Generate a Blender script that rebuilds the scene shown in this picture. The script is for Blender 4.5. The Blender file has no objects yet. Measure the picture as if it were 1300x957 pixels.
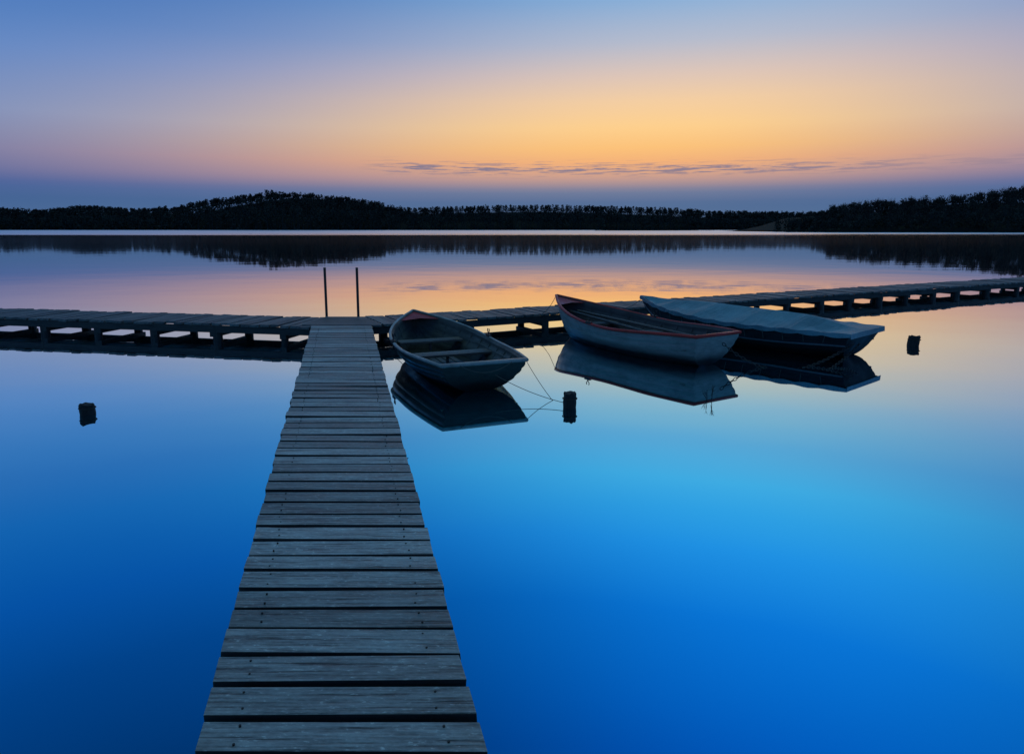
import bpy, bmesh, math, random
import numpy as np
from mathutils import Vector, Matrix, noise
random.seed(7); np.random.seed(7)
sc = bpy.context.scene
sc.view_settings.view_transform = 'Standard'
sc.view_settings.look = 'None'
sc.view_settings.exposure = 0

def lin(c):
    o = []
    for v in c:
        v = v/255.0
        o.append(v/12.92 if v <= 0.04045 else ((v+0.055)/1.055)**2.4)
    return (o[0], o[1], o[2], 1.0)

# ------------------------------------------------------------------ node helpers
class NT:
    def __init__(s, nt): s.nt = nt; s.nodes = nt.nodes; s.links = nt.links
    def n(s, typ, **kw):
        nd = s.nodes.new(typ)
        for k, v in kw.items(): setattr(nd, k, v)
        return nd
    def set(s, sock, v):
        if isinstance(v, bpy.types.NodeSocket): s.links.new(v, sock)
        else: sock.default_value = v
    def m(s, op, a, b=0.0, c=0.0, clamp=False):
        nd = s.n('ShaderNodeMath', operation=op); nd.use_clamp = clamp
        s.set(nd.inputs[0], a); s.set(nd.inputs[1], b); s.set(nd.inputs[2], c)
        return nd.outputs[0]
    def mr(s, v, a, b, c=0.0, d=1.0, smooth=False):
        nd = s.n('ShaderNodeMapRange'); nd.interpolation_type = 'SMOOTHSTEP' if smooth else 'LINEAR'
        s.set(nd.inputs[0], v)
        for i, x in enumerate((a, b, c, d)): s.set(nd.inputs[i+1], x)
        return nd.outputs[0]
    def ramp(s, fac, stops, interp='LINEAR'):
        nd = s.n('ShaderNodeValToRGB'); r = nd.color_ramp; r.interpolation = interp
        r.elements[0].position = stops[0][0]; r.elements[0].color = stops[0][1]
        r.elements[1].position = stops[-1][0]; r.elements[1].color = stops[-1][1]
        for p, c in stops[1:-1]:
            e = r.elements.new(p); e.color = c
        s.set(nd.inputs[0], fac); return nd.outputs[0]
    def mix(s, f, a, b, blend='MIX'):
        nd = s.n('ShaderNodeMix', data_type='RGBA', blend_type=blend)
        s.set(nd.inputs[0], f); s.set(nd.inputs[6], a); s.set(nd.inputs[7], b)
        return nd.outputs[2]
    def noise(s, vec, scale=1.0, detail=3.0, rough=0.5, w=None):
        nd = s.n('ShaderNodeTexNoise')
        if w is not None:
            nd.noise_dimensions = '4D'; s.set(nd.inputs['W'], w)
        s.set(nd.inputs['Vector'], vec); nd.inputs['Scale'].default_value = scale
        nd.inputs['Detail'].default_value = detail; nd.inputs['Roughness'].default_value = rough
        return nd.outputs['Fac']
    def vscale(s, vec, sc_):
        nd = s.n('ShaderNodeMapping'); s.set(nd.inputs[0], vec); nd.inputs['Scale'].default_value = sc_
        return nd.outputs[0]
    def bump(s, h, strength, dist):
        nd = s.n('ShaderNodeBump'); nd.inputs['Strength'].default_value = strength
        nd.inputs['Distance'].default_value = dist; s.set(nd.inputs['Height'], h); return nd.outputs[0]

def newmat(name):
    m = bpy.data.materials.new(name); m.use_nodes = True
    t = NT(m.node_tree); b = t.nodes['Principled BSDF']; return m, t, b

# ------------------------------------------------------------------ world sky (dusk)
w = bpy.data.worlds.new("World"); sc.world = w; w.use_nodes = True
try:
    w.cycles.sampling_method = 'MANUAL'; w.cycles.sample_map_resolution = 512
except Exception: pass
t = NT(w.node_tree); bg = t.nodes['Background']
tc = t.n('ShaderNodeTexCoord'); sep = t.n('ShaderNodeSeparateXYZ'); t.links.new(tc.outputs['Generated'], sep.inputs[0])
X, Y, Z = sep.outputs
el = t.m('MULTIPLY', t.m('ARCSINE', Z), 180/math.pi)
az = t.m('MULTIPLY', t.m('ARCTAN2', X, Y), 180/math.pi)
pos = t.m('DIVIDE', el, 90.0, clamp=True)
def P(l): return [(e/90.0, lin(c)) for e, c in l]
base = t.ramp(pos, P([(0,(76,108,152)),(2,(64,98,148)),(3.2,(62,94,156)),(5.2,(90,118,172)),(7.7,(104,138,192)),
    (11.7,(86,132,196)),(17,(62,112,182)),(20,(38,104,178)),(25,(20,88,166)),(30,(10,74,140)),(40,(3,52,98)),(52,(55,100,130)),(70,(140,190,208)),(90,(170,212,224))]))
glow = t.ramp(pos, P([(0,(88,114,150)),(2,(84,110,150)),(3.0,(116,126,156)),(4.1,(206,160,142)),(5.2,(244,178,122)),(6.3,(252,194,122)),(7.9,(254,208,142)),
    (9.8,(244,206,162)),(11.7,(222,198,184)),(14,(182,188,205)),(17,(138,176,216)),(20,(116,184,230)),(25,(78,160,232)),(30,(40,132,220)),(40,(14,98,188)),(52,(70,125,168)),(70,(140,190,208)),(90,(170,212,224))]))
cen = t.m('MULTIPLY_ADD', t.m('MINIMUM', t.m('MAXIMUM', el, 0.0), 30.0), 0.60, 6.5)
dz = t.m('SUBTRACT', az, cen)
lo = t.mr(el, 4, 14, 36.0, 30.0)
sig = t.m('MULTIPLY', lo, t.mr(t.m('GREATER_THAN', dz, 0.0), 0, 1, 1.0, 0.88))
q = t.m('ABSOLUTE', t.m('DIVIDE', dz, sig)); g = t.m('EXPONENT', t.m('MULTIPLY', t.m('POWER', q, 2.2), -1.0))
sky = t.mix(g, base, glow)
cv = t.n('ShaderNodeCombineXYZ'); t.set(cv.inputs[0], t.m('MULTIPLY', az, 0.20)); t.set(cv.inputs[1], t.m('MULTIPLY', el, 3.6))
cn = t.noise(cv.outputs[0], 1.7, 5.0, 0.66)
band = t.m('EXPONENT', t.m('MULTIPLY', t.m('POWER', t.m('ABSOLUTE', t.m('DIVIDE', t.m('SUBTRACT', el, t.m('MULTIPLY_ADD', az, -0.008, 4.75)), 0.52)), 2.0), -1.0))
azm = t.m('MULTIPLY', t.mr(az, -13, -8, 0, 1, True), t.mr(az, 18, 34, 1, 0.25, True))
cm = t.m('MULTIPLY', t.m('MULTIPLY', t.mr(t.m('ADD', cn, t.m('MULTIPLY', band, 0.09)), 0.535, 0.66, 0, 1, True), band), azm)
sky = t.mix(t.m('MULTIPLY', cm, 0.85), sky, lin((110,114,146)))
t.links.new(sky, bg.inputs[0]); bg.inputs[1].default_value = 1.0

# ------------------------------------------------------------------ materials
def wood_mat(name, dark, light, rough=0.62, contrast=(0.3, 0.72)):
    m, t, b = newmat(name)
    uv = t.n('ShaderNodeUVMap'); uv.uv_map = 'UVMap'
    at = t.n('ShaderNodeAttribute'); at.attribute_name = 'rnd'
    r = at.outputs['Fac']
    rw = t.m('MULTIPLY', r, 37.0)
    n1 = t.noise(t.vscale(uv.outputs[0], (3.0, 85, 1)), 1, 4, 0.6, rw)
    n2 = t.noise(t.vscale(uv.outputs[0], (4, 11, 1)), 1, 5, 0.65, rw)
    n3 = t.noise(t.vscale(uv.outputs[0], (35, 90, 1)), 1, 3, 0.7, rw)
    s = t.m('ADD', t.m('MULTIPLY', n1, 0.5), t.m('ADD', t.m('MULTIPLY', n2, 0.35), t.m('MULTIPLY', n3, 0.25)))
    f = t.mr(s, contrast[0]+0.12, contrast[1]-0.02, 0, 1)
    c = t.mix(f, dark, light)
    spots = t.mr(n3, 0.60, 0.70, 0, 0.7)
    c = t.mix(spots, c, (light[0]*1.5, light[1]*1.5, light[2]*1.45, 1))
    hs = t.n('ShaderNodeHueSaturation'); t.set(hs.inputs['Color'], c); t.set(hs.inputs['Value'], t.mr(r, 0, 1, 0.62, 1.32))
    cracks = t.mr(n1, 0.33, 0.43, 0.18, 1.0)
    c2 = t.mix(1.0, hs.outputs[0], cracks, 'MULTIPLY')
    t.links.new(c2, b.inputs['Base Color'])
    t.set(b.inputs['Roughness'], t.mr(n2, 0.3, 0.7, rough-0.16, rough+0.12))
    t.links.new(t.bump(s, 1.0, 0.009), b.inputs['Normal'])
    return m
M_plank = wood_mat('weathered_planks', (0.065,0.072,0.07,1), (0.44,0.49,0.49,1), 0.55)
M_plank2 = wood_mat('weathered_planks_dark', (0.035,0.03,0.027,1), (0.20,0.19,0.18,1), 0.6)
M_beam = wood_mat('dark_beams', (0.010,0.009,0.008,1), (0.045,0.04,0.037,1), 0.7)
M_edge = wood_mat('gap_shade_dark_timber', (0.006,0.006,0.005,1), (0.03,0.028,0.026,1), 0.8)  # gap shade painted into plank sides; plain dark timber on stringers and posts
M_thwart = wood_mat('thwart_wood', (0.06,0.05,0.042,1), (0.20,0.17,0.14,1), 0.5)

def paint_mat(name, col, col2, rough=0.35, dirt=0.6, spec=0.5, wlo=0.07, whi=0.18):
    m, t, b = newmat(name)
    tc = t.n('ShaderNodeTexCoord')
    n = t.noise(tc.outputs['Object'], 3.2, 6, 0.65)
    n2 = t.noise(t.vscale(tc.outputs['Object'], (3, 3, 20)), 2.5, 5, 0.7)
    f = t.m('MULTIPLY', t.mr(t.m('MULTIPLY', t.m('ADD', n, n2), 0.5), 0.42, 0.62), dirt)
    c = t.mix(f, col, col2)
    sx = t.n('ShaderNodeSeparateXYZ'); t.links.new(tc.outputs['Object'], sx.inputs[0])
    wl = t.m('ADD', sx.outputs[2], t.m('MULTIPLY', t.m('SUBTRACT', n, 0.5), 0.08))
    c = t.mix(t.mr(wl, wlo, whi, 0.92, 0.0), c, (0.010,0.012,0.010,1))
    t.links.new(c, b.inputs['Base Color'])
    t.set(b.inputs['Roughness'], t.mr(n, 0.3, 0.7, rough-0.08, rough+0.2))
    b.inputs['Specular IOR Level'].default_value = spec
    t.links.new(t.bump(n2, 0.25, 0.004), b.inputs['Normal'])
    return m
M_b1_out = paint_mat('boat_grey_green_paint', (0.060,0.068,0.062,1), (0.02,0.023,0.022,1), spec=0.25, whi=0.24)
M_b1_in = paint_mat('boat_inner_grey_paint', (0.10,0.115,0.10,1), (0.035,0.038,0.032,1), 0.5, spec=0.3)
M_rim = paint_mat('gunwale_pale', (0.36,0.38,0.36,1), (0.12,0.12,0.11,1), 0.4)
M_b2_out = paint_mat('boat_white_paint', (0.36,0.31,0.28,1), (0.14,0.12,0.11,1), 0.4, spec=0.25)
M_b2_in = paint_mat('boat_inner_blue_grey', (0.085,0.082,0.080,1), (0.03,0.03,0.03,1), 0.5, spec=0.25)
M_red = paint_mat('red_paint', (0.50,0.04,0.03,1), (0.20,0.03,0.02,1), 0.4, spec=0.3)
M_b3_out = paint_mat('boat_dark_blue_paint', (0.018,0.022,0.028,1), (0.008,0.010,0.012,1), 0.5, spec=0.15)
M_b3_rim = paint_mat('boat_grey_rub_rail', (0.12,0.13,0.14,1), (0.05,0.05,0.055,1), 0.45)

def simple(name, col, rough=0.5, metal=0.0):
    m, t, b = newmat(name)
    tc = t.n('ShaderNodeTexCoord'); n = t.noise(tc.outputs['Object'], 25, 4, 0.6)
    c = t.mix(n, (col[0]*0.5, col[1]*0.5, col[2]*0.5, 1), (col[0]*1.4, col[1]*1.4, col[2]*1.4, 1))
    t.links.new(c, b.inputs['Base Color']); b.inputs['Roughness'].default_value = rough; b.inputs['Metallic'].default_value = metal
    return m
M_steel = simple('rusty_steel', (0.06,0.05,0.045), 0.6, 0.4)
M_rope = simple('rope_fibre', (0.10,0.09,0.08), 0.9)
M_twig = simple('dark_twig', (0.03,0.027,0.02), 0.9)
M_nail = simple('nail_heads', (0.03,0.025,0.022), 0.6, 0.3)

M_tarp, t, b = newmat('tarpaulin_cloth')
tc = t.n('ShaderNodeTexCoord'); n = t.noise(tc.outputs['Object'], 2.0, 5, 0.6); n2 = t.noise(tc.outputs['Object'], 240, 2, 0.5)
n4 = t.noise(t.vscale(tc.outputs['Object'], (9, 1.6, 3)), 1.2, 4, 0.6)
t.links.new(t.mix(t.mr(n, 0.35, 0.65), (0.055,0.15,0.18,1), (0.12,0.26,0.30,1)), b.inputs['Base Color'])
b.inputs['Roughness'].default_value = 0.5
t.links.new(t.bump(t.m('ADD', n4, t.m('MULTIPLY', n2, 0.04)), 0.8, 0.06), b.inputs['Normal'])

def foliage(name, a, c2):
    m, t, b = newmat(name)
    at = t.n('ShaderNodeAttribute'); at.attribute_name = 'rnd'
    t.links.new(t.mix(at.outputs['Fac'], a, c2), b.inputs['Base Color']); b.inputs['Roughness'].default_value = 0.9
    b.inputs['Specular IOR Level'].default_value = 0.1
    return m
M_fol = foliage('distant_foliage', (0.02,0.025,0.025,1), (0.055,0.055,0.045,1))
M_reed = foliage('reed_stems', (0.02,0.018,0.015,1), (0.05,0.045,0.035,1))
M_soil, t, b = newmat('shore_ground')
tc = t.n('ShaderNodeTexCoord'); n = t.noise(tc.outputs['Object'], 0.6, 6, 0.6)
t.links.new(t.mix(n, (0.012,0.015,0.012,1), (0.035,0.035,0.025,1)), b.inputs['Base Color']); b.inputs['Roughness'].default_value = 0.95
b.inputs['Specular IOR Level'].default_value = 0.1

# water
M_water, t, b = newmat('lake_water')
t.nodes.remove(b); out = [n for n in t.nodes if n.type == 'OUTPUT_MATERIAL'][0]
geo = t.n('ShaderNodeNewGeometry')
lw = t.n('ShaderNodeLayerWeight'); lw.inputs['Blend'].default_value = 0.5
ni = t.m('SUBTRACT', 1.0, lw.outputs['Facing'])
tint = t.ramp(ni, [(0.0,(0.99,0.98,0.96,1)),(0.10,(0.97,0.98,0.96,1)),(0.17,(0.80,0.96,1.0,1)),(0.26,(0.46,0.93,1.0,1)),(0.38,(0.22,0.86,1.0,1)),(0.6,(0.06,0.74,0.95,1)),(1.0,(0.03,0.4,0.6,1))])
sp = t.n('ShaderNodeSeparateXYZ'); t.links.new(geo.outputs['Position'], sp.inputs[0])
rn = t.noise(t.vscale(geo.outputs['Position'], (0.004, 0.02, 1)), 1.0, 3, 0.6)
yy = t.m('ADD', sp.outputs[1], t.m('MULTIPLY', t.m('SUBTRACT', rn, 0.5), 160.0))
far = t.mr(yy, 150, 240, 0, 1, True)
rough = t.m('ADD', t.mr(sp.outputs[1], 10, 90, 0.014, 0.05), t.m('MULTIPLY', far, 0.25))
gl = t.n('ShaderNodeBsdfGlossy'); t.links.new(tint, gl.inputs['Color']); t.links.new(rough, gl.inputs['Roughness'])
b1 = t.noise(t.vscale(geo.outputs['Position'], (0.35, 0.5, 1)), 1.0, 2, 0.5)
t.links.new(t.bump(b1, 0.35, 0.01), gl.inputs['Normal'])
df = t.n('ShaderNodeBsdfDiffuse'); df.inputs['Color'].default_value = (0.004,0.03,0.06,1)
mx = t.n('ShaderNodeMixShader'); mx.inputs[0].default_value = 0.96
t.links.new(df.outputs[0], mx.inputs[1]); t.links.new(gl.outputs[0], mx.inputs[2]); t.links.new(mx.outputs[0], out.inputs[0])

# ------------------------------------------------------------------ mesh helpers
class MB:
    """collects faces with uv + random value"""
    def __init__(s): s.v = []; s.f = []; s.uv = []; s.r = []; s.mi = []
    def face(s, idx, uvs, r, mi=0): s.f.append(idx); s.uv.append(uvs); s.r.append(r); s.mi.append(mi)
    def box(s, c, size, ax=Vector((1,0,0)), up=Vector((0,0,1)), r=None, mi=0, jit=0.0, side=None, emi=None):
        """size = (along ax, across, up); emi = material index of the long narrow edges"""
        if r is None: r = random.random()
        ax = Vector(ax).normalized(); up = Vector(up).normalized()
        sd = Vector(side) if side is not None else up.cross(ax).normalized()
        a, bb, cc = size[0]/2, size[1]/2, size[2]/2; i0 = len(s.v); c = Vector(c)
        loc = []
        for dx in (-a, a):
            for dy in (-bb, bb):
                for dz in (-cc, cc):
                    j = Vector([random.uniform(-jit, jit) for _ in range(3)])
                    s.v.append(c+ax*dx+sd*dy+up*dz+j); loc.append((dx, dy, dz))
        o = random.uniform(0, 50)
        for n_, q in enumerate(((0,1,3,2),(4,6,7,5),(0,4,5,1),(2,3,7,6),(0,2,6,4),(1,5,7,3))):
            s.face([i0+k for k in q], [(loc[k][0]+o, loc[k][1]+loc[k][2]) for k in q], r, emi if (emi is not None and n_ in (2,3,4)) else mi)
    def tube(s, pts, rad, n=6, r=None, mi=0, cap=True):
        if r is None: r = random.random()
        pts = [Vector(p) for p in pts]; i0 = len(s.v)
        if not hasattr(rad, '__len__'): rad = [rad]*len(pts)
        L = 0
        for k, p in enumerate(pts):
            d = (pts[min(k+1, len(pts)-1)]-pts[max(k-1, 0)]).normalized()
            up = Vector((0,0,1)) if abs(d.z) < 0.9 else Vector((0,1,0))
            a = d.cross(up).normalized(); bb = a.cross(d).normalized()
            for j in range(n):
                an = 2*math.pi*j/n; s.v.append(p+(a*math.cos(an)+bb*math.sin(an))*rad[k])
        for k in range(len(pts)-1):
            l2 = L+(pts[k+1]-pts[k]).length
            for j in range(n):
                j2 = (j+1) % n
                s.face([i0+k*n+j, i0+k*n+j2, i0+(k+1)*n+j2, i0+(k+1)*n+j], [(L, j*.05), (L, j*.05+.05), (l2, j*.05+.05), (l2, j*.05)], r, mi)
            L = l2
        if cap:
            s.face([i0+j for j in range(n)][::-1], [(0.02*math.cos(j), 0.02*math.sin(j)) for j in range(n)], r, mi)
            e = i0+(len(pts)-1)*n
            s.face([e+j for j in range(n)], [(0.02*math.cos(j), 0.02*math.sin(j)) for j in range(n)], r, mi)
    def build(s, name, mats, parent=None, world=False, smooth=False, bevel=0):
        me = bpy.data.meshes.new(name); me.from_pydata([tuple(v) for v in s.v], [], s.f)
        uvl = me.uv_layers.new(name='UVMap')
        at = me.attributes.new('rnd', 'FLOAT', 'FACE')
        flat = [c for u in s.uv for p in u for c in p]
        uvl.data.foreach_set('uv', flat); at.data.foreach_set('value', s.r)
        for m in (mats if isinstance(mats, (list, tuple)) else [mats]): me.materials.append(m)
        me.polygons.foreach_set('material_index', s.mi)
        if smooth: me.polygons.foreach_set('use_smooth', [True]*len(s.f))
        me.update()
        ob = bpy.data.objects.new(name, me); sc.collection.objects.link(ob)
        if parent:
            ob.parent = parent
            if world: ob.location = -parent.location
        if bevel:
            md = ob.modifiers.new('bev', 'BEVEL'); md.width = bevel; md.segments = 2; md.limit_method = 'ANGLE'
        return ob
def empty(name, loc, rz=0.0):
    e = bpy.data.objects.new(name, None); sc.collection.objects.link(e); e.location = loc; e.rotation_euler = (0, 0, rz); e.empty_display_size = 0.3
    return e

# ------------------------------------------------------------------ water sheet
mb = MB(); S = 4000
mb.v = [(-S,-S,0),(S,-S,0),(S,S,0),(-S,S,0)]; mb.face([0,1,2,3], [(0,0),(1,0),(1,1),(0,1)], 0.5)
mb.build('lake_water', M_water)

# ------------------------------------------------------------------ main jetty
DZ = 0.27
def axis(y): return -0.06 - 0.2462*y       # centre line x at depth y
j1 = empty('wooden_jetty', (axis(4), 4.0, 0))
mb = MB(); nails = MB(); y = -9.0
while y < 9.86:
    wd = random.uniform(0.110, 0.134)
    if y + wd > 9.9: wd = 9.9-y
    yc = y+wd/2
    Wd = 0.80+0.075*max(0, min(1, (yc-2)/8))
    L = Wd+random.uniform(-0.006, 0.010)
    tilt = random.uniform(-0.006, 0.006); rz = random.uniform(-0.006, 0.006)
    cx = axis(yc)+random.uniform(-0.005, 0.005)
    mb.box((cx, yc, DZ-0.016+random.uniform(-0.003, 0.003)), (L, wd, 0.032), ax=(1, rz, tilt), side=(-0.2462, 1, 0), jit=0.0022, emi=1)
    if yc > 1.0:
        for sgn in (-1, 1):
            for oy in (-0.27, 0.27):
                px = cx+sgn*(Wd/2-0.11)-0.2462*oy*wd+random.uniform(-.008, .008); py = yc+oy*wd+random.uniform(-.006, .006)
                nails.tube([(px, py, DZ-0.004), (px, py, DZ+0.003)], 0.0040, 6)
    y += wd+random.uniform(0.018, 0.028)
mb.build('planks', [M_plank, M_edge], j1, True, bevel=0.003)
nails.build('nails', M_nail, j1, True)
mb = MB()
d = Vector((-0.2462, 1, 0)).normalized(); Lm = 18.9*math.sqrt(1+0.2462**2)
for sgn in (-1, 1):
    mb.box((axis(0.45)+sgn*0.29, 0.45, DZ-0.037-0.06), (Lm, 0.07, 0.12), ax=d)
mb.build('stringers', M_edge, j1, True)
mb = MB()
yy_ = -8.2
while yy_ < 9.5:
    for sgn in (-1, 1):
        x = axis(yy_)+sgn*0.29
        mb.tube([(x, yy_, -1.2), (x, yy_, 0.05), (x, yy_, 0.112)], 0.05, 10)
    mb.box((axis(yy_), yy_+0.08, 0.065), (0.70, 0.05, 0.08))
    yy_ += 1.75
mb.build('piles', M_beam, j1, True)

# ------------------------------------------------------------------ cross jetty (two arms)
def arm(parent, A, dirv, Lt, width, tag, zoff=0.0):
    d = Vector((dirv[0], dirv[1], 0)).normalized(); n = Vector((-d.y, d.x, 0))
    if n.y < 0: n = -n
    A = Vector((A[0], A[1], 0))
    pl = MB(); s = 0.0
    while s < Lt:
        wd = random.uniform(0.125, 0.165)
        c = A+d*(s+wd/2)+n*(width/2+random.uniform(-0.02, 0.02))
        pl.box((c.x, c.y, DZ+zoff-0.018+random.uniform(-0.006, 0.009)), (width+random.uniform(-0.04, 0.05), wd, 0.034), ax=n+d*random.uniform(-.02,.02)+Vector((0,0,random.uniform(-.008,.008))), jit=0.003, r=random.random())
        s += wd+random.uniform(0.014, 0.028)
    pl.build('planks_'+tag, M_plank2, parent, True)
    bm = MB()
    for off in (0.05, width-0.07):
        c = A+d*(Lt/2)+n*off
        bm.box((c.x, c.y, DZ+zoff-0.04-0.05), (Lt, 0.07, 0.10), ax=d)
    bm.build('stringers_'+tag, M_beam, parent, True)
    ps = MB(); s = 0.45; k = 0
    while s < Lt:
        for off in (0.08, width-0.10):
            c = A+d*(s+random.uniform(-.05,.05))+n*off
            ps.tube([(c.x, c.y, -1.2), (c.x, c.y, 0.0), (c.x, c.y, DZ+zoff-0.05)], random.uniform(0.055, 0.075), 10)
        c = A+d*s+n*(width/2)
        ps.box((c.x, c.y, DZ+zoff-0.175), (width*0.96, 0.10, 0.07), ax=n)
        s += random.choice((1.0, 1.15, 1.35)); k += 1
    ps.build('piles_'+tag, M_beam, parent, True)
j2 = empty('wooden_jetty', (-2.6, 10.4, 0))
arm(j2, (-2.93, 9.80), (-5.27, 1.06), 13.0, 1.0, 'west')
arm(j2, (-2.05, 9.93), (15.6, 8.2), 24.0, 0.98, 'east')
pl = MB()
yy_ = 9.915
while yy_ < 10.84:
    wd = 0.14
    f = (yy_-9.9)/0.95
    xl = -3.02+0.13*f; xr = -1.98-0.46*f
    pl.box(((xl+xr)/2, yy_+wd/2, DZ-0.018+0.010), (xr-xl+0.12, wd, 0.032), jit=0.003)
    yy_ += wd+0.015
pl.build('planks_junction', M_plank2, j2, True)
lad = empty('swim_ladder', (-2.65, 10.95, 0))
mb = MB()
xs = (-2.985, -2.475)
for x in xs:
    mb.tube([(x, 10.92, -0.7), (x, 10.92, 0.3), (x+random.uniform(-.008,.008), 10.92, 1.055)], 0.021, 8)
mb.build('hand_poles', M_steel, lad, True, smooth=False)
mb = MB()
for z in (-0.5, -0.22, 0.06):
    mb.tube([(xs[0], 10.92, z), (xs[1], 10.92, z)], 0.016, 8)
mb.build('rungs', M_steel, lad, True)

# ------------------------------------------------------------------ boats
def smooth(a, b, x):
    x = max(0, min(1, (x-a)/(b-a))); return x*x*(3-2*x)
def boat(name, stern, bow, beam, mats, hs=0.33, hm=0.32, hb=0.55, trans=0.74, cover=False, stripe=None, oars=False, full=2.3, list_=0.0, rimw=0.022):
    st = Vector((stern[0], stern[1], 0)); bw = Vector((bow[0], bow[1], 0)); L = (bw-st).length; dv = (bw-st).normalized()
    rz = math.atan2(dv.y, dv.x)
    e = empty(name, st, rz); e.rotation_euler = (list_, 0, rz)
    NS, NU = 30, 20
    def half(s):
        if s < 0.42: k = trans+(1-trans)*math.sin(s/0.42*math.pi/2)
        else: k = 1-((s-0.42)/0.58)**full
        return max(0.012, k*beam/2)
    def zg(s): return hs*(1-smooth(0, .45, s)) + hm*smooth(0, .45, s) + (hb-hm)*max(0, (s-0.35)/0.65)**1.8
    def zk(s): return -0.09 + 0.07*(1-smooth(0, .3, s)) + (hb*0.62+0.05)*max(0, (s-0.72)/0.28)**3.2
    def pt(s, u, inset=0.0):
        a = u*math.pi/2
        y = (half(s)-inset)*(0.78*math.sin(a)**0.72+0.22*u); z = zk(s)+(zg(s)-zk(s))*(1-math.cos(a))**0.9*0.85+(zg(s)-zk(s))*0.15*u
        x = s*L + 0.24*(1-smooth(0, .18, s))*(1-u)**1.0*0.9 - 0.16*smooth(.7, 1, s)*(1-u)
        return x, max(y, 0.004), z
    mb = MB()
    rows = []
    for i in range(NS+1):
        s = i/NS; row = []
        for j in range(-NU, NU+1):
            u = abs(j)/NU
            x, y, z = pt(s, u)
            lap = 0.012*((u*6) % 1.0 > 0.5) if 0.3 < u < 0.99 else 0.0   # clinker steps
            y = max(0.004, y-lap*min(1, y/0.1))
            yy = y if j > 0 else (-y if j < 0 else 0)
            row.append(len(mb.v)); mb.v.append((x, yy, z))
        rows.append(row)
    W = 2*NU
    for i in range(NS):
        for j in range(W):
            u = abs(j+0.5-NU)/NU
            mi = 1 if (stripe and 0.84 < u < 0.94) else 0
            mb.face([rows[i][j], rows[i][j+1], rows[i+1][j+1], rows[i+1][j]], [(i*.1, j*.05)]*4, .5, mi)
    c = len(mb.v); mb.v.append((pt(0,0.6)[0], 0, pt(0,0.6)[2]))
    for j in range(W): mb.face([rows[0][j+1], rows[0][j], c], [(0, 0)]*3, .5, 0)
    mb.face([rows[0][0], rows[0][W], c], [(0,0)]*3, .5, 0)
    ho = mb.build('hull', [mats['out'], mats.get('stripe', mats['out']), mats['in']], e, smooth=True)
    md = ho.modifiers.new('sol', 'SOLIDIFY'); md.thickness = 0.026; md.offset = -1; md.material_offset = 2
    md.use_even_offset = False
    md2 = ho.modifiers.new('es', 'EDGE_SPLIT'); md2.split_angle = math.radians(32)
    bm = bmesh.new(); bm.from_mesh(ho.data); bmesh.ops.recalc_face_normals(bm, faces=bm.faces)
    f0 = max(bm.faces, key=lambda f: abs(f.calc_center_median().y))
    if f0.normal.y*f0.calc_center_median().y < 0: bmesh.ops.reverse_faces(bm, faces=bm.faces)
    bm.to_mesh(ho.data); bm.free()
    mb = MB(); zf = 0.045; pr = []
    for i in range(NS+1):
        s = i/NS
        if zk(s) > zf-0.02: break
        lo, hi = 0.0, 1.0
        for _ in range(25):
            mid = (lo+hi)/2
            if pt(s, mid)[2] < zf: lo = mid
            else: hi = mid
        x, y, z = pt(s, lo); pr.append((x+(0.02 if i == 0 else 0), max(0.005, y-0.010)))
    for i in range(len(pr)-1):
        (xa, ya), (xb, yb) = pr[i], pr[i+1]
        n0 = len(mb.v); mb.v += [(xa,-ya,zf),(xb,-yb,zf),(xb,yb,zf),(xa,ya,zf)]
        mb.face([n0,n0+1,n0+2,n0+3], [(xa,-ya),(xb,-yb),(xb,yb),(xa,ya)], .4)
    mb.build('floor', mats['in'], e)
    if not cover:
        mb = MB()
        for k in range(-2, 3):
            mb.box((L*0.42, k*0.085, zf+0.014), (L*0.62, 0.07, 0.016), ax=(1,0,0))
        mb.build('floor_slats', M_thwart, e, bevel=0.003)
    mb = MB()
    for sg in (-1, 1):
        P_ = []
        for i in range(NS+1):
            x, y, z = pt(i/NS, 1.0); P_.append(Vector((x, sg*(y-0.004), z+0.004)))
        mb.tube(P_, rimw, 8, .5)
    x, y, z = pt(0, 1)
    mb.box((x+0.012, 0, z+0.004), (0.045, 2*y, 0.035))
    mb.build('gunwale', mats['rim'], e, smooth=True)
    mb = MB(); P_ = []
    for i in range(NS+1): x, y, z = pt(i/NS, 0); P_.append((x, 0, z-0.008))
    x, y, z = pt(1, 1); P_ += [(pt(1, .4)[0]+.005, 0, pt(1, .4)[2]), (pt(1, .75)[0]+.005, 0, pt(1,.75)[2]), (x+.006, 0, z+.015)]
    mb.tube(P_, 0.018, 8, .5); mb.build('keel_and_stem', mats['out'], e, smooth=True)
    if not cover:
        mb = MB()
        def wat(s, z):
            lo, hi = 0, 1
            for _ in range(25):
                mid = (lo+hi)/2
                if pt(s, mid)[2] < z: lo = mid
                else: hi = mid
            return pt(s, lo)[1]-0.02
        for s, wdt in ((0.10, 0.34), (0.44, 0.24), (0.70, 0.22)):
            z = hm*0.62 if s < .6 else hm*.75
            hw = min(wat(s-0.03, z), wat(s+0.04, z)) if s > 0.05 else wat(s, z)
            for k in range(2):
                mb.box((s*L+(k-.5)*wdt/2+0.02, 0, z), (2*hw, wdt/2-0.006, 0.028), ax=(0,1,0))
            mb.box((s*L+.02, 0, z-0.07), (0.03, 0.03, 0.11), ax=(1,0,0))
        mb.build('thwarts', mats.get('thw', M_thwart), e, bevel=0.004)
        mb = MB()
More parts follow.
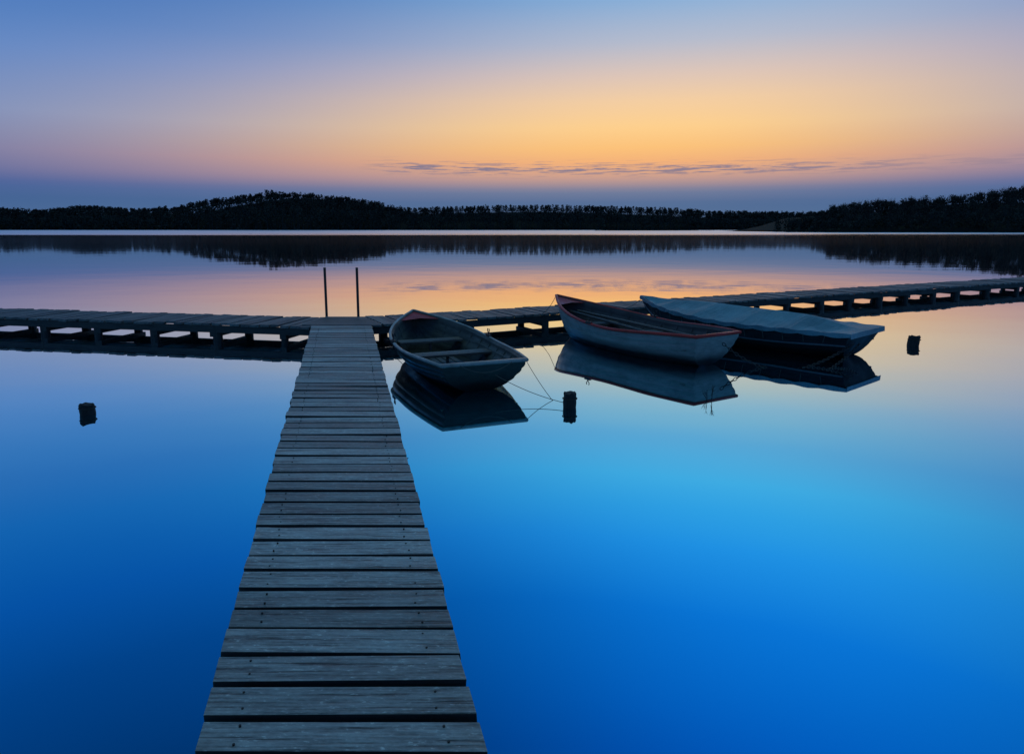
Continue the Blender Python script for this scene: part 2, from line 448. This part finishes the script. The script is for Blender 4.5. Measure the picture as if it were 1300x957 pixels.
        for k in range(2, 10):
            s = k/10.8
            for sg in (-1, 1):
                P_ = []
                for i in range(4, 12):
                    x, y, z = pt(s, i/12)
                    if z > zf-0.01: P_.append((x, sg*max(0.01, y-0.034), z))
                if len(P_) > 1: mb.tube(P_, 0.011, 5, .5)
        mb.build('ribs', mats['in'], e)
        mb = MB()
        x, y, z = pt(0.87, 1); x2, y2, z2 = pt(0.94, 1); x3, y3, z3 = pt(0.995, 1)
        mb.v = [(x, -y+.02, z-.01), (x2, -y2+.02, z2-.008), (x3, 0, z3-.005), (x2, y2-.02, z2-.008), (x, y-.02, z-.01), (x+0.01, 0, z+0.012)]
        for q in ((0,1,5),(1,2,5),(2,3,5),(3,4,5)): mb.face(list(q), [(0,0),(.1,0),(.1,.1)], .5)
        mb.build('foredeck', mats.get('deck', mats['rim']), e)
        mb = MB()
        for sg in (-1, 1):
            x, y, z = pt(0.52, 1)
            mb.box((x, sg*y, z+0.022), (0.11, 0.04, 0.03))
            mb.tube([(x, sg*y, z+0.03), (x, sg*y, z+0.06)], 0.008, 6)
            arc = [(x+0.03*math.cos(a), sg*y, z+0.09+0.03*math.sin(a)) for a in np.linspace(math.radians(140), math.radians(400), 9)]
            mb.tube(arc, 0.006, 6)
        mb.build('rowlocks', M_steel, e)
        if oars:
            for sg, nm in ((-1, 'oar_a'), (1, 'oar_b')):
                mb = MB(); a = Vector((0.55, sg*0.20, 0.285)); bb = Vector((L*0.86, sg*0.07, 0.40))
                mb.tube([a, a.lerp(bb, .5), bb], [0.021, 0.023, 0.019], 8)
                dd = (bb-a).normalized()
                mb.box(a-dd*0.20, (0.48, 0.12, 0.014), ax=dd, up=Vector((0, 0.25, 1)), jit=.004)
                mb.build(nm, M_thwart, e, bevel=0.004)
    else:
        mb = MB(); rows = []
        NV = 12; NSs = 60
        for i in range(NSs+1):
            s = 0.0+i/NSs; row = []
            x, y, z = pt(s, 1)
            ridge = 0.15*math.sin(math.pi*min(1, max(0, s*0.9+0.09)))**0.6*smooth(-0.02, 0.22, s)*(1-0.55*smooth(.6, 1, s))
            for j in range(-NV-2, NV+3):
                v = j/NV
                if abs(v) <= 1:
                    yy = v*(y+0.030)
                    zz = z+0.028+ridge*(1-abs(v)**1.1)
                    sup = abs(math.sin(s*math.pi*5.0))
                    sag = -0.035*sup*math.sin(math.pi*abs(v))+0.008*math.sin(i*1.1+j*.5)*abs(v)
                    zz += sag*(0.3+0.7*smooth(0.0,.1,s))
                else:
                    k = (abs(j)-NV)/2
                    sc_l = abs(math.sin(i*math.pi/5.0))
                    yy = math.copysign(y+0.030+0.004*math.sin(i*1.3), v)
                    zz = z+0.028-0.055*k*(0.75+0.35*sc_l)
                xx = x+(-0.03 if i == 0 else 0)+(0.03 if i == NSs else 0)
                row.append(len(mb.v)); mb.v.append((xx, yy, zz))
            rows.append(row)
        W2 = len(rows[0])
        for i in range(NSs):
            for j in range(W2-1):
                mb.face([rows[i][j], rows[i][j+1], rows[i+1][j+1], rows[i+1][j]], [(0,0)]*4, .5)
        r0 = rows[0]; low = []
        for j in r0[2:-2]:
            vx = mb.v[j]; low.append(len(mb.v)); mb.v.append((vx[0]-0.004, vx[1], zg(0)-0.035))
        top = r0[2:-2]
        for j in range(len(top)-1): mb.face([top[j+1], top[j], low[j], low[j+1]], [(0,0)]*4, .5)
        co = mb.build('tarpaulin_cover', M_tarp, e, smooth=True)
        md = co.modifiers.new('sol', 'SOLIDIFY'); md.thickness = 0.004
        md = co.modifiers.new('es', 'EDGE_SPLIT'); md.split_angle = math.radians(50)
        mb = MB()
        for i in range(1, 13):
            for sg in (-1, 1):
                s = i/13.5; x, y, z = pt(s, 1); x2, y2, z2 = pt(s, 0.76)
                mb.tube([(x, sg*(y+.036), z-.02), (x2+.02, sg*(y2+.016), z2)], 0.004, 5)
        mb.build('lashing_rope', M_rope, e)
        mb = MB()
        for sg in (-1, 1):
            mb.tube([(pt(i/NS, .70)[0], sg*(pt(i/NS, .70)[1]+.006), pt(i/NS, .70)[2]) for i in range(NS+1)], 0.014, 6)
        mb.build('rub_rail', M_b3_rim, e, smooth=True)
    return e, pt
b1, pt1 = boat('rowing_boat', (-0.27, 6.80), (-1.40, 9.62), 1.22, dict(out=M_b1_out, **{'in': M_b1_in}, rim=M_rim, deck=M_red), hs=0.32, hm=0.30, hb=0.52, trans=0.76, full=2.7, rimw=0.019)
b2, pt2 = boat('rowing_boat', (2.50, 8.15), (0.72, 11.0), 1.24, dict(out=M_b2_out, **{'in': M_b2_in}, rim=M_red, stripe=M_b2_out), hs=0.40, hm=0.35, hb=0.60, trans=0.62, oars=True, full=2.3)
b3, pt3 = boat('covered_boat', (4.60, 8.78), (2.20, 11.45), 1.36, dict(out=M_b3_out, **{'in': M_b2_in}, rim=M_b3_out), hs=0.34, hm=0.34, hb=0.52, trans=0.76, cover=True, full=2.5)

# ------------------------------------------------------------------ mooring posts
def post(x, y, r, h, lean=(0, 0)):
    e = empty('mooring_post', (x, y, 0))
    mb = MB(); n = 14
    ph = [random.uniform(.88, 1.1) for _ in range(n)]
    rings = [(-1.0, 1.0), (-0.02, 1.0), (h*0.35, 1.03), (h*0.7, .97), (h-0.012, 1.0), (h, 0.9)]
    for z, k in rings:
        for j in range(n):
            a = 2*math.pi*j/n; rr = r*k*ph[j]*random.uniform(.96, 1.04)
            mb.v.append((rr*math.cos(a)+lean[0]*z, rr*math.sin(a)+lean[1]*z, z+(random.uniform(-.010,.010) if z > 0 else 0)))
    for i in range(len(rings)-1):
        for j in range(n):
            j2 = (j+1) % n
            mb.face([i*n+j, i*n+j2, (i+1)*n+j2, (i+1)*n+j], [(rings[i][0], j*.03), (rings[i][0], j*.03+.03), (rings[i+1][0], j*.03+.03), (rings[i+1][0], j*.03)], .4)
    e0 = (len(rings)-1)*n; c = len(mb.v); mb.v.append((lean[0]*h, lean[1]*h, h-0.006))
    for j in range(n): mb.face([e0+j, e0+(j+1) % n, c], [(0,0),(.03,0),(.0,.03)], .3)
    mb.build('timber', M_edge, e)
    mb = MB()
    ring = [(r*1.10*math.cos(a)+lean[0]*h*.6, r*1.10*math.sin(a)+lean[1]*h*.6, h*.6) for a in np.linspace(0, 2*math.pi, 17)]
    mb.tube(ring, 0.005, 6); mb.build('rope_ring', M_twig, e)
post(-3.87, 6.05, 0.062, 0.095, (-0.12, 0))
post(0.545, 6.28, 0.062, 0.145, (0.02, 0))
post(5.82, 9.77, 0.075, 0.135, (0.12, 0))

# ------------------------------------------------------------------ ropes & chains
def catenary(a, b_, sag, n=16):
    a = Vector(a); b_ = Vector(b_)
    return [a.lerp(b_, k/n)-Vector((0, 0, sag*4*(k/n)*(1-k/n))) for k in range(n+1)]
def wpt(e, p):
    return Matrix.Translation(e.location) @ Matrix.Rotation(e.rotation_euler.z, 4, 'Z') @ Vector(p)
def rope(name, pts, r=0.004):
    mb = MB(); mb.tube(pts, r, 6); return mb.build(name, M_rope, smooth=True)
q = pt1(0, 1)
A = wpt(b1, (q[0]-0.02, -q[1]*0.95, q[2])); rope('mooring_rope', catenary(A, (0.42, 6.50, -0.02), 0.02), 0.003)
A0 = wpt(b1, (q[0]-0.03, -q[1]*0.2, q[2]-.12)); rope('mooring_rope', catenary(A0, (0.50, 6.29, 0.04), 0.03), 0.003)
A2 = wpt(b1, (q[0]-0.02, q[1]*0.6, q[2])); B2 = wpt(b1, (q[0]-0.03, -q[1]*0.6, q[2])); rope('mooring_rope', catenary(A2, B2, 0.09))
q = pt1(1, 1); rope('mooring_rope', catenary(wpt(b1, q), (-1.75, 10.12, 0.26), 0.05))
q = pt2(1, 1); rope('mooring_rope', catenary(wpt(b2, q), (0.5, 11.3, 0.27), 0.05))
q = pt3(1, 1); rope('mooring_rope', catenary(wpt(b3, q), (1.9, 12.0, 0.27), 0.05))
def chain(name, pts, R=0.02, r=0.005):
    mb = MB(); pts = [Vector(p) for p in pts]; L = sum((pts[i+1]-pts[i]).length for i in range(len(pts)-1)); n = int(L/(R*2.3))
    def at(d):
        for i in range(len(pts)-1):
            l = (pts[i+1]-pts[i]).length
            if d <= l: return pts[i].lerp(pts[i+1], d/l), (pts[i+1]-pts[i]).normalized()
            d -= l
        return pts[-1], (pts[-1]-pts[-2]).normalized()
    for k in range(n):
        p, dd = at((k+.5)*L/n); a = dd.cross(Vector((0,0,1))).normalized(); bb = dd.cross(a)
        sd = a if k % 2 else bb
        mb.tube([p+dd*math.cos(x)*R*1.45+sd*math.sin(x)*R*.8 for x in np.linspace(0, 2*math.pi, 11)], r, 5)
    return mb.build(name, M_steel, smooth=True)
q2 = pt2(0, .8); q3 = pt3(0, .8)
A = wpt(b2, (q2[0]-.02, -.1, q2[2]))
chain('mooring_chain', catenary(A, (3.15, 8.15, -0.02), 0.05))
chain('mooring_chain', catenary(wpt(b3, (q3[0]-.02, .3, .22)), (3.45, 8.1, -0.02), 0.04))
chain('mooring_chain', catenary(wpt(b3, (q3[0]-.02, .1, .2)), (3.75, 8.0, -0.02), 0.03))

def twig(name, x, y, h, n, spread):
    mb = MB()
    def br(p, d, l, r, dep):
        e_ = p+d*l; m_ = p.lerp(e_, .5)+Vector((random.uniform(-1,1), random.uniform(-1,1), 0))*l*.07
        mb.tube([p, m_, e_], [r, r*.8, r*.55], 5)
        if dep:
            for _ in range(3):
                br(p.lerp(e_, random.uniform(.35, 1)), (d+Vector((random.uniform(-1,1), random.uniform(-1,1), random.uniform(-.1,.7)))*spread).normalized(), l*random.uniform(.4,.65), r*.6, dep-1)
    for _ in range(n):
        br(Vector((x+random.uniform(-.02,.02), y, -0.05)), Vector((random.uniform(-.25,.25), random.uniform(-.2,.2), 1)).normalized(), h*random.uniform(.6,1), 0.004, 2)
    mb.build(name, M_twig)
twig('bare_twig', 1.93, 6.55, 0.17, 2, .8)
twig('water_weed', -0.80, 4.75, 0.10, 3, .5)
twig('water_weed', -0.84, 4.55, 0.07, 2, .5)

# ------------------------------------------------------------------ far shore : land + woods
prof = [(-900,258),(-300,262),(0,263),(60,266),(120,261),(180,265),(235,262),(258,256),(300,251),(325,248),(345,245),(365,245),(400,247),(440,251),(480,256),(500,262),(520,264),(650,261),(700,261),(760,262),(860,265),(900,268),(1000,269),(1060,268),(1400,264),(2200,258)]
px = [p[0] for p in prof]; py = [p[1] for p in prof]
D = 700.0
def far_h(x):
    p = 650+x*867/D
    return (291.9-np.interp(p, px, py))*D/867
def shore_y(x): return D+10*math.sin(x*0.011)+6*math.sin(x*0.037+1)
TH = 7.0
mb = MB(); xs_ = list(range(-1300, 1301, 20)); rws = []
for x in xs_:
    h = max(1.0, far_h(x)-TH); yb = shore_y(x); r_ = []
    for dy, zz in ((0, -0.3), (3, 0.5), (20, 0.8+h*0.45), (50, h*1.05), (120, h*1.15), (700, h*0.5)):
        r_.append(len(mb.v)); mb.v.append((x, yb+dy, zz))
    rws.append(r_)
for i in range(len(xs_)-1):
    for j in range(5): mb.face([rws[i][j], rws[i+1][j], rws[i+1][j+1], rws[i][j+1]], [(0,0)]*4, .5)
mb.build('far_shore_land', M_soil, smooth=True)

class Woods:
    def __init__(s): s.V = []; s.R = []; s.n = 0
    def tris(s, cen, size, flat=1.0, r=None):
        k = len(cen); a = np.random.normal(size=(k,3,3)); a /= np.linalg.norm(a, axis=2, keepdims=True)+1e-6
        sz = size*np.random.uniform(.6, 1.3, (k,1,1)); v = cen[:,None,:]+a*sz*np.array([1,1,flat])
        s.V.append(v.reshape(-1,3)); s.R.append(np.clip(np.random.normal(.4 if r is None else r, .2, k), 0, 1)); s.n += k
    def stick(s, a, b, wd):
        a = np.array(a); b = np.array(b); o = np.array([wd, 0, 0])
        v = np.array([[a-o, a+o, b]]); s.V.append(v.reshape(-1,3)); s.R.append(np.array([.2])); s.n += 1
    def tree(s, x, y, z, h, kind, leaf, dens, bare=0):
        s.stick((x, y, z), (x, y, z+h*(.98 if kind == 'con' else .8)), h*0.02)
        if kind == 'con':
            k = int(95*dens); q = np.random.uniform(0.0, 1, k)**0.85; rad = (1-q)*h*0.36+0.35; th = np.random.uniform(0, 6.28, k); rr = rad*np.sqrt(np.random.uniform(.1, 1, k))
            c = np.stack([x+rr*np.cos(th), y+rr*np.sin(th), z+q*h*.95], 1); s.tris(c, leaf, .6, np.random.uniform(.1,.5))
        else:
            for _ in range(random.randint(6, 9)):
                cx, cy = np.random.normal(0, h*.18, 2); cz = h*random.uniform(.30, .82); cr = h*random.uniform(.14, .22)
                k = int(16*dens); u_ = np.random.normal(size=(k,3)); u_ /= np.linalg.norm(u_, axis=1, keepdims=True); u_ *= np.random.uniform(.2, 1.05, (k,1))
                s.tris(np.array([x+cx, y+cy, z+cz])+u_*cr, leaf, 1, np.random.uniform(.2,.7))
            for _ in range(bare):
                an = random.uniform(-1, 1); s.stick((x+an*h*.15, y, z+h*.55), (x+an*h*.33, y+random.uniform(-1,1)*h*.1, z+h*random.uniform(.85, 1.04)), h*.010)
            k = int(50*dens); c = np.stack([np.random.uniform(-.3,.3,k)*h+x, np.random.uniform(-.2,.2,k)*h+y, z+np.random.uniform(-.1,.6,k)*h], 1); s.tris(c, leaf*1.5)
    def build(s, name, mat):
        V = np.concatenate(s.V); R = np.concatenate(s.R); n = len(V)//3
        me = bpy.data.meshes.new(name); me.vertices.add(len(V)); me.vertices.foreach_set('co', V.ravel().astype(np.float32))
        me.loops.add(n*3); me.polygons.add(n); me.loops.foreach_set('vertex_index', np.arange(n*3, dtype=np.int32))
        me.polygons.foreach_set('loop_start', np.arange(0, n*3, 3, dtype=np.int32)); me.polygons.foreach_set('loop_total', np.full(n, 3, dtype=np.int32))
        me.update(calc_edges=True)
        at = me.attributes.new('rnd', 'FLOAT', 'FACE'); at.data.foreach_set('value', R.astype(np.float32))
        me.materials.append(mat); ob = bpy.data.objects.new(name, me); sc.collection.objects.link(ob); return ob
W_ = Woods(); x = -900.0
while x < 900:
    p = 650+x*867/D
    con = 505 < p < 880
    for row in range(3):
        yb = shore_y(x)+3+row*20+random.uniform(-5, 5); k = (yb)/D
        hh = far_h(x/k)*k; lh = max(1, hh-TH)
        tz = [0.3, 0.5+lh*.5, lh*0.98][row]
        top = [0.72, 0.92, 1.0][row]*hh+random.uniform(-1.0, .9)
        if 325 < p < 372 and row == 2 and random.random() < .35: top += 2.6
        kind = 'con' if random.random() < (.75 if con else (.35 if 240 < p < 500 else .12)) else 'dec'
        W_.tree(x+random.uniform(-2, 2), yb, tz, max(5.5, top-tz), kind, 1.05, 1.0, 1)
    x += random.uniform(1.5, 2.7)
W_.build('distant_treeline', M_fol)

pr2 = [(1030,272),(1050,262),(1075,256),(1110,254),(1150,251),(1200,248),(1240,244),(1270,239),(1300,236),(1400,235),(1700,230),(2200,232)]
qx = [p[0] for p in pr2]; qy = [p[1] for p in pr2]; D2 = 290.0
def near_h(x): return (295-np.interp(650+x*867/D2, qx, qy))*D2/867
def shore2(x): return D2+max(0, (150-x))*0.35+5*math.sin(x*.05)+2*math.sin(x*.17)
TH2 = 6.5
mb = MB(); xs_ = [128+i*6 for i in range(75)]; rws = []
for x in xs_:
    e_ = min(1, (x-126)/25); yb = shore2(x); r_ = []
    hh = max(.5, (near_h(x)-TH2)*e_)
    for dy, zz in ((0, -0.3), (2, 0.3*e_), (12, .5*e_+hh*.3), (36, hh), (90, hh), (140, -0.3)):
        r_.append(len(mb.v)); mb.v.append((x, yb+dy, zz))
    rws.append(r_)
for i in range(len(xs_)-1):
    for j in range(5): mb.face([rws[i][j], rws[i+1][j], rws[i+1][j+1], rws[i][j+1]], [(0,0)]*4, .5)
mb.build('wooded_point_land', M_soil, smooth=True)
W_ = Woods(); x = 131.0
while x < 420:
    e_ = min(1, (x-120)/22)
    for row in range(4):
        yb = shore2(x)+3+row*12+random.uniform(-4, 4); k = yb/D2; hh = near_h(x/k)*k*(.55+.45*e_)
        lh = max(0, hh-TH2)
        tz = [0.4, .5+lh*.35, max(.5, lh*.85), max(.5, lh)][row]
        top = [0.62, 0.82, 0.95, 1.0][row]*hh*random.uniform(.92, 1.05)
        W_.tree(x+random.uniform(-1.5, 1.5), yb, tz, max(3, top-tz), 'dec' if random.random() < .9 else 'con', 0.45, 2.0, 16)
    x += random.uniform(1.6, 2.7)
W_.build('wooded_point_trees', M_fol)
mb_ = Woods()
for _ in range(9000):
    x = random.uniform(118, 330); c_ = math.sin(x*.09)+math.sin(x*.031+2)
    y = shore2(x)-random.uniform(0, 9)*(0.6+.4*c_/2)-1
    h = random.uniform(.9, 2.2)*(0.7 if x < 150 else 1); mb_.stick((x, y, -.2), (x+random.uniform(-.3,.3), y, h), .045)
for _ in range(2600):
    x = 60+abs(random.gauss(0, 1))*25+random.uniform(0, 40); y = 505+random.uniform(-6, 6)+.25*(x-60); mb_.stick((x, y, -.2), (x+random.uniform(-.4,.4), y, random.uniform(.6, 1.5)), .12)
mb_.build('reed_bed', M_reed)

mb = MB(); xs_ = [-60+i*4 for i in range(31)]; rws = []
for x in xs_:
    yb = -8.0+1.2*math.sin(x*.2); r_ = []
    for dy, zz in ((0, -0.4), (-1.2, 0.12), (-4, 0.35), (-20, 0.8), (-300, 2.0)):
        r_.append(len(mb.v)); mb.v.append((x*(1+abs(dy)*.01), yb+dy, zz))
    rws.append(r_)
for i in range(len(xs_)-1):
    for j in range(4): mb.face([rws[i][j], rws[i][j+1], rws[i+1][j+1], rws[i+1][j]], [(0,0)]*4, .5)
mb.build('home_shore_ground', M_soil, smooth=True)

# ------------------------------------------------------------------ camera
cam = bpy.data.cameras.new('camera'); co = bpy.data.objects.new('camera', cam); sc.collection.objects.link(co); sc.camera = co
co.location = (0, 0, 1.67); cam.sensor_width = 36; cam.lens = 24.01
th = math.atan(144/867); co.rotation_euler = (math.pi/2-th, 0, 0)
cam.shift_y = -(478.5-434)/1300
cam.clip_start = 0.05; cam.clip_end = 9000
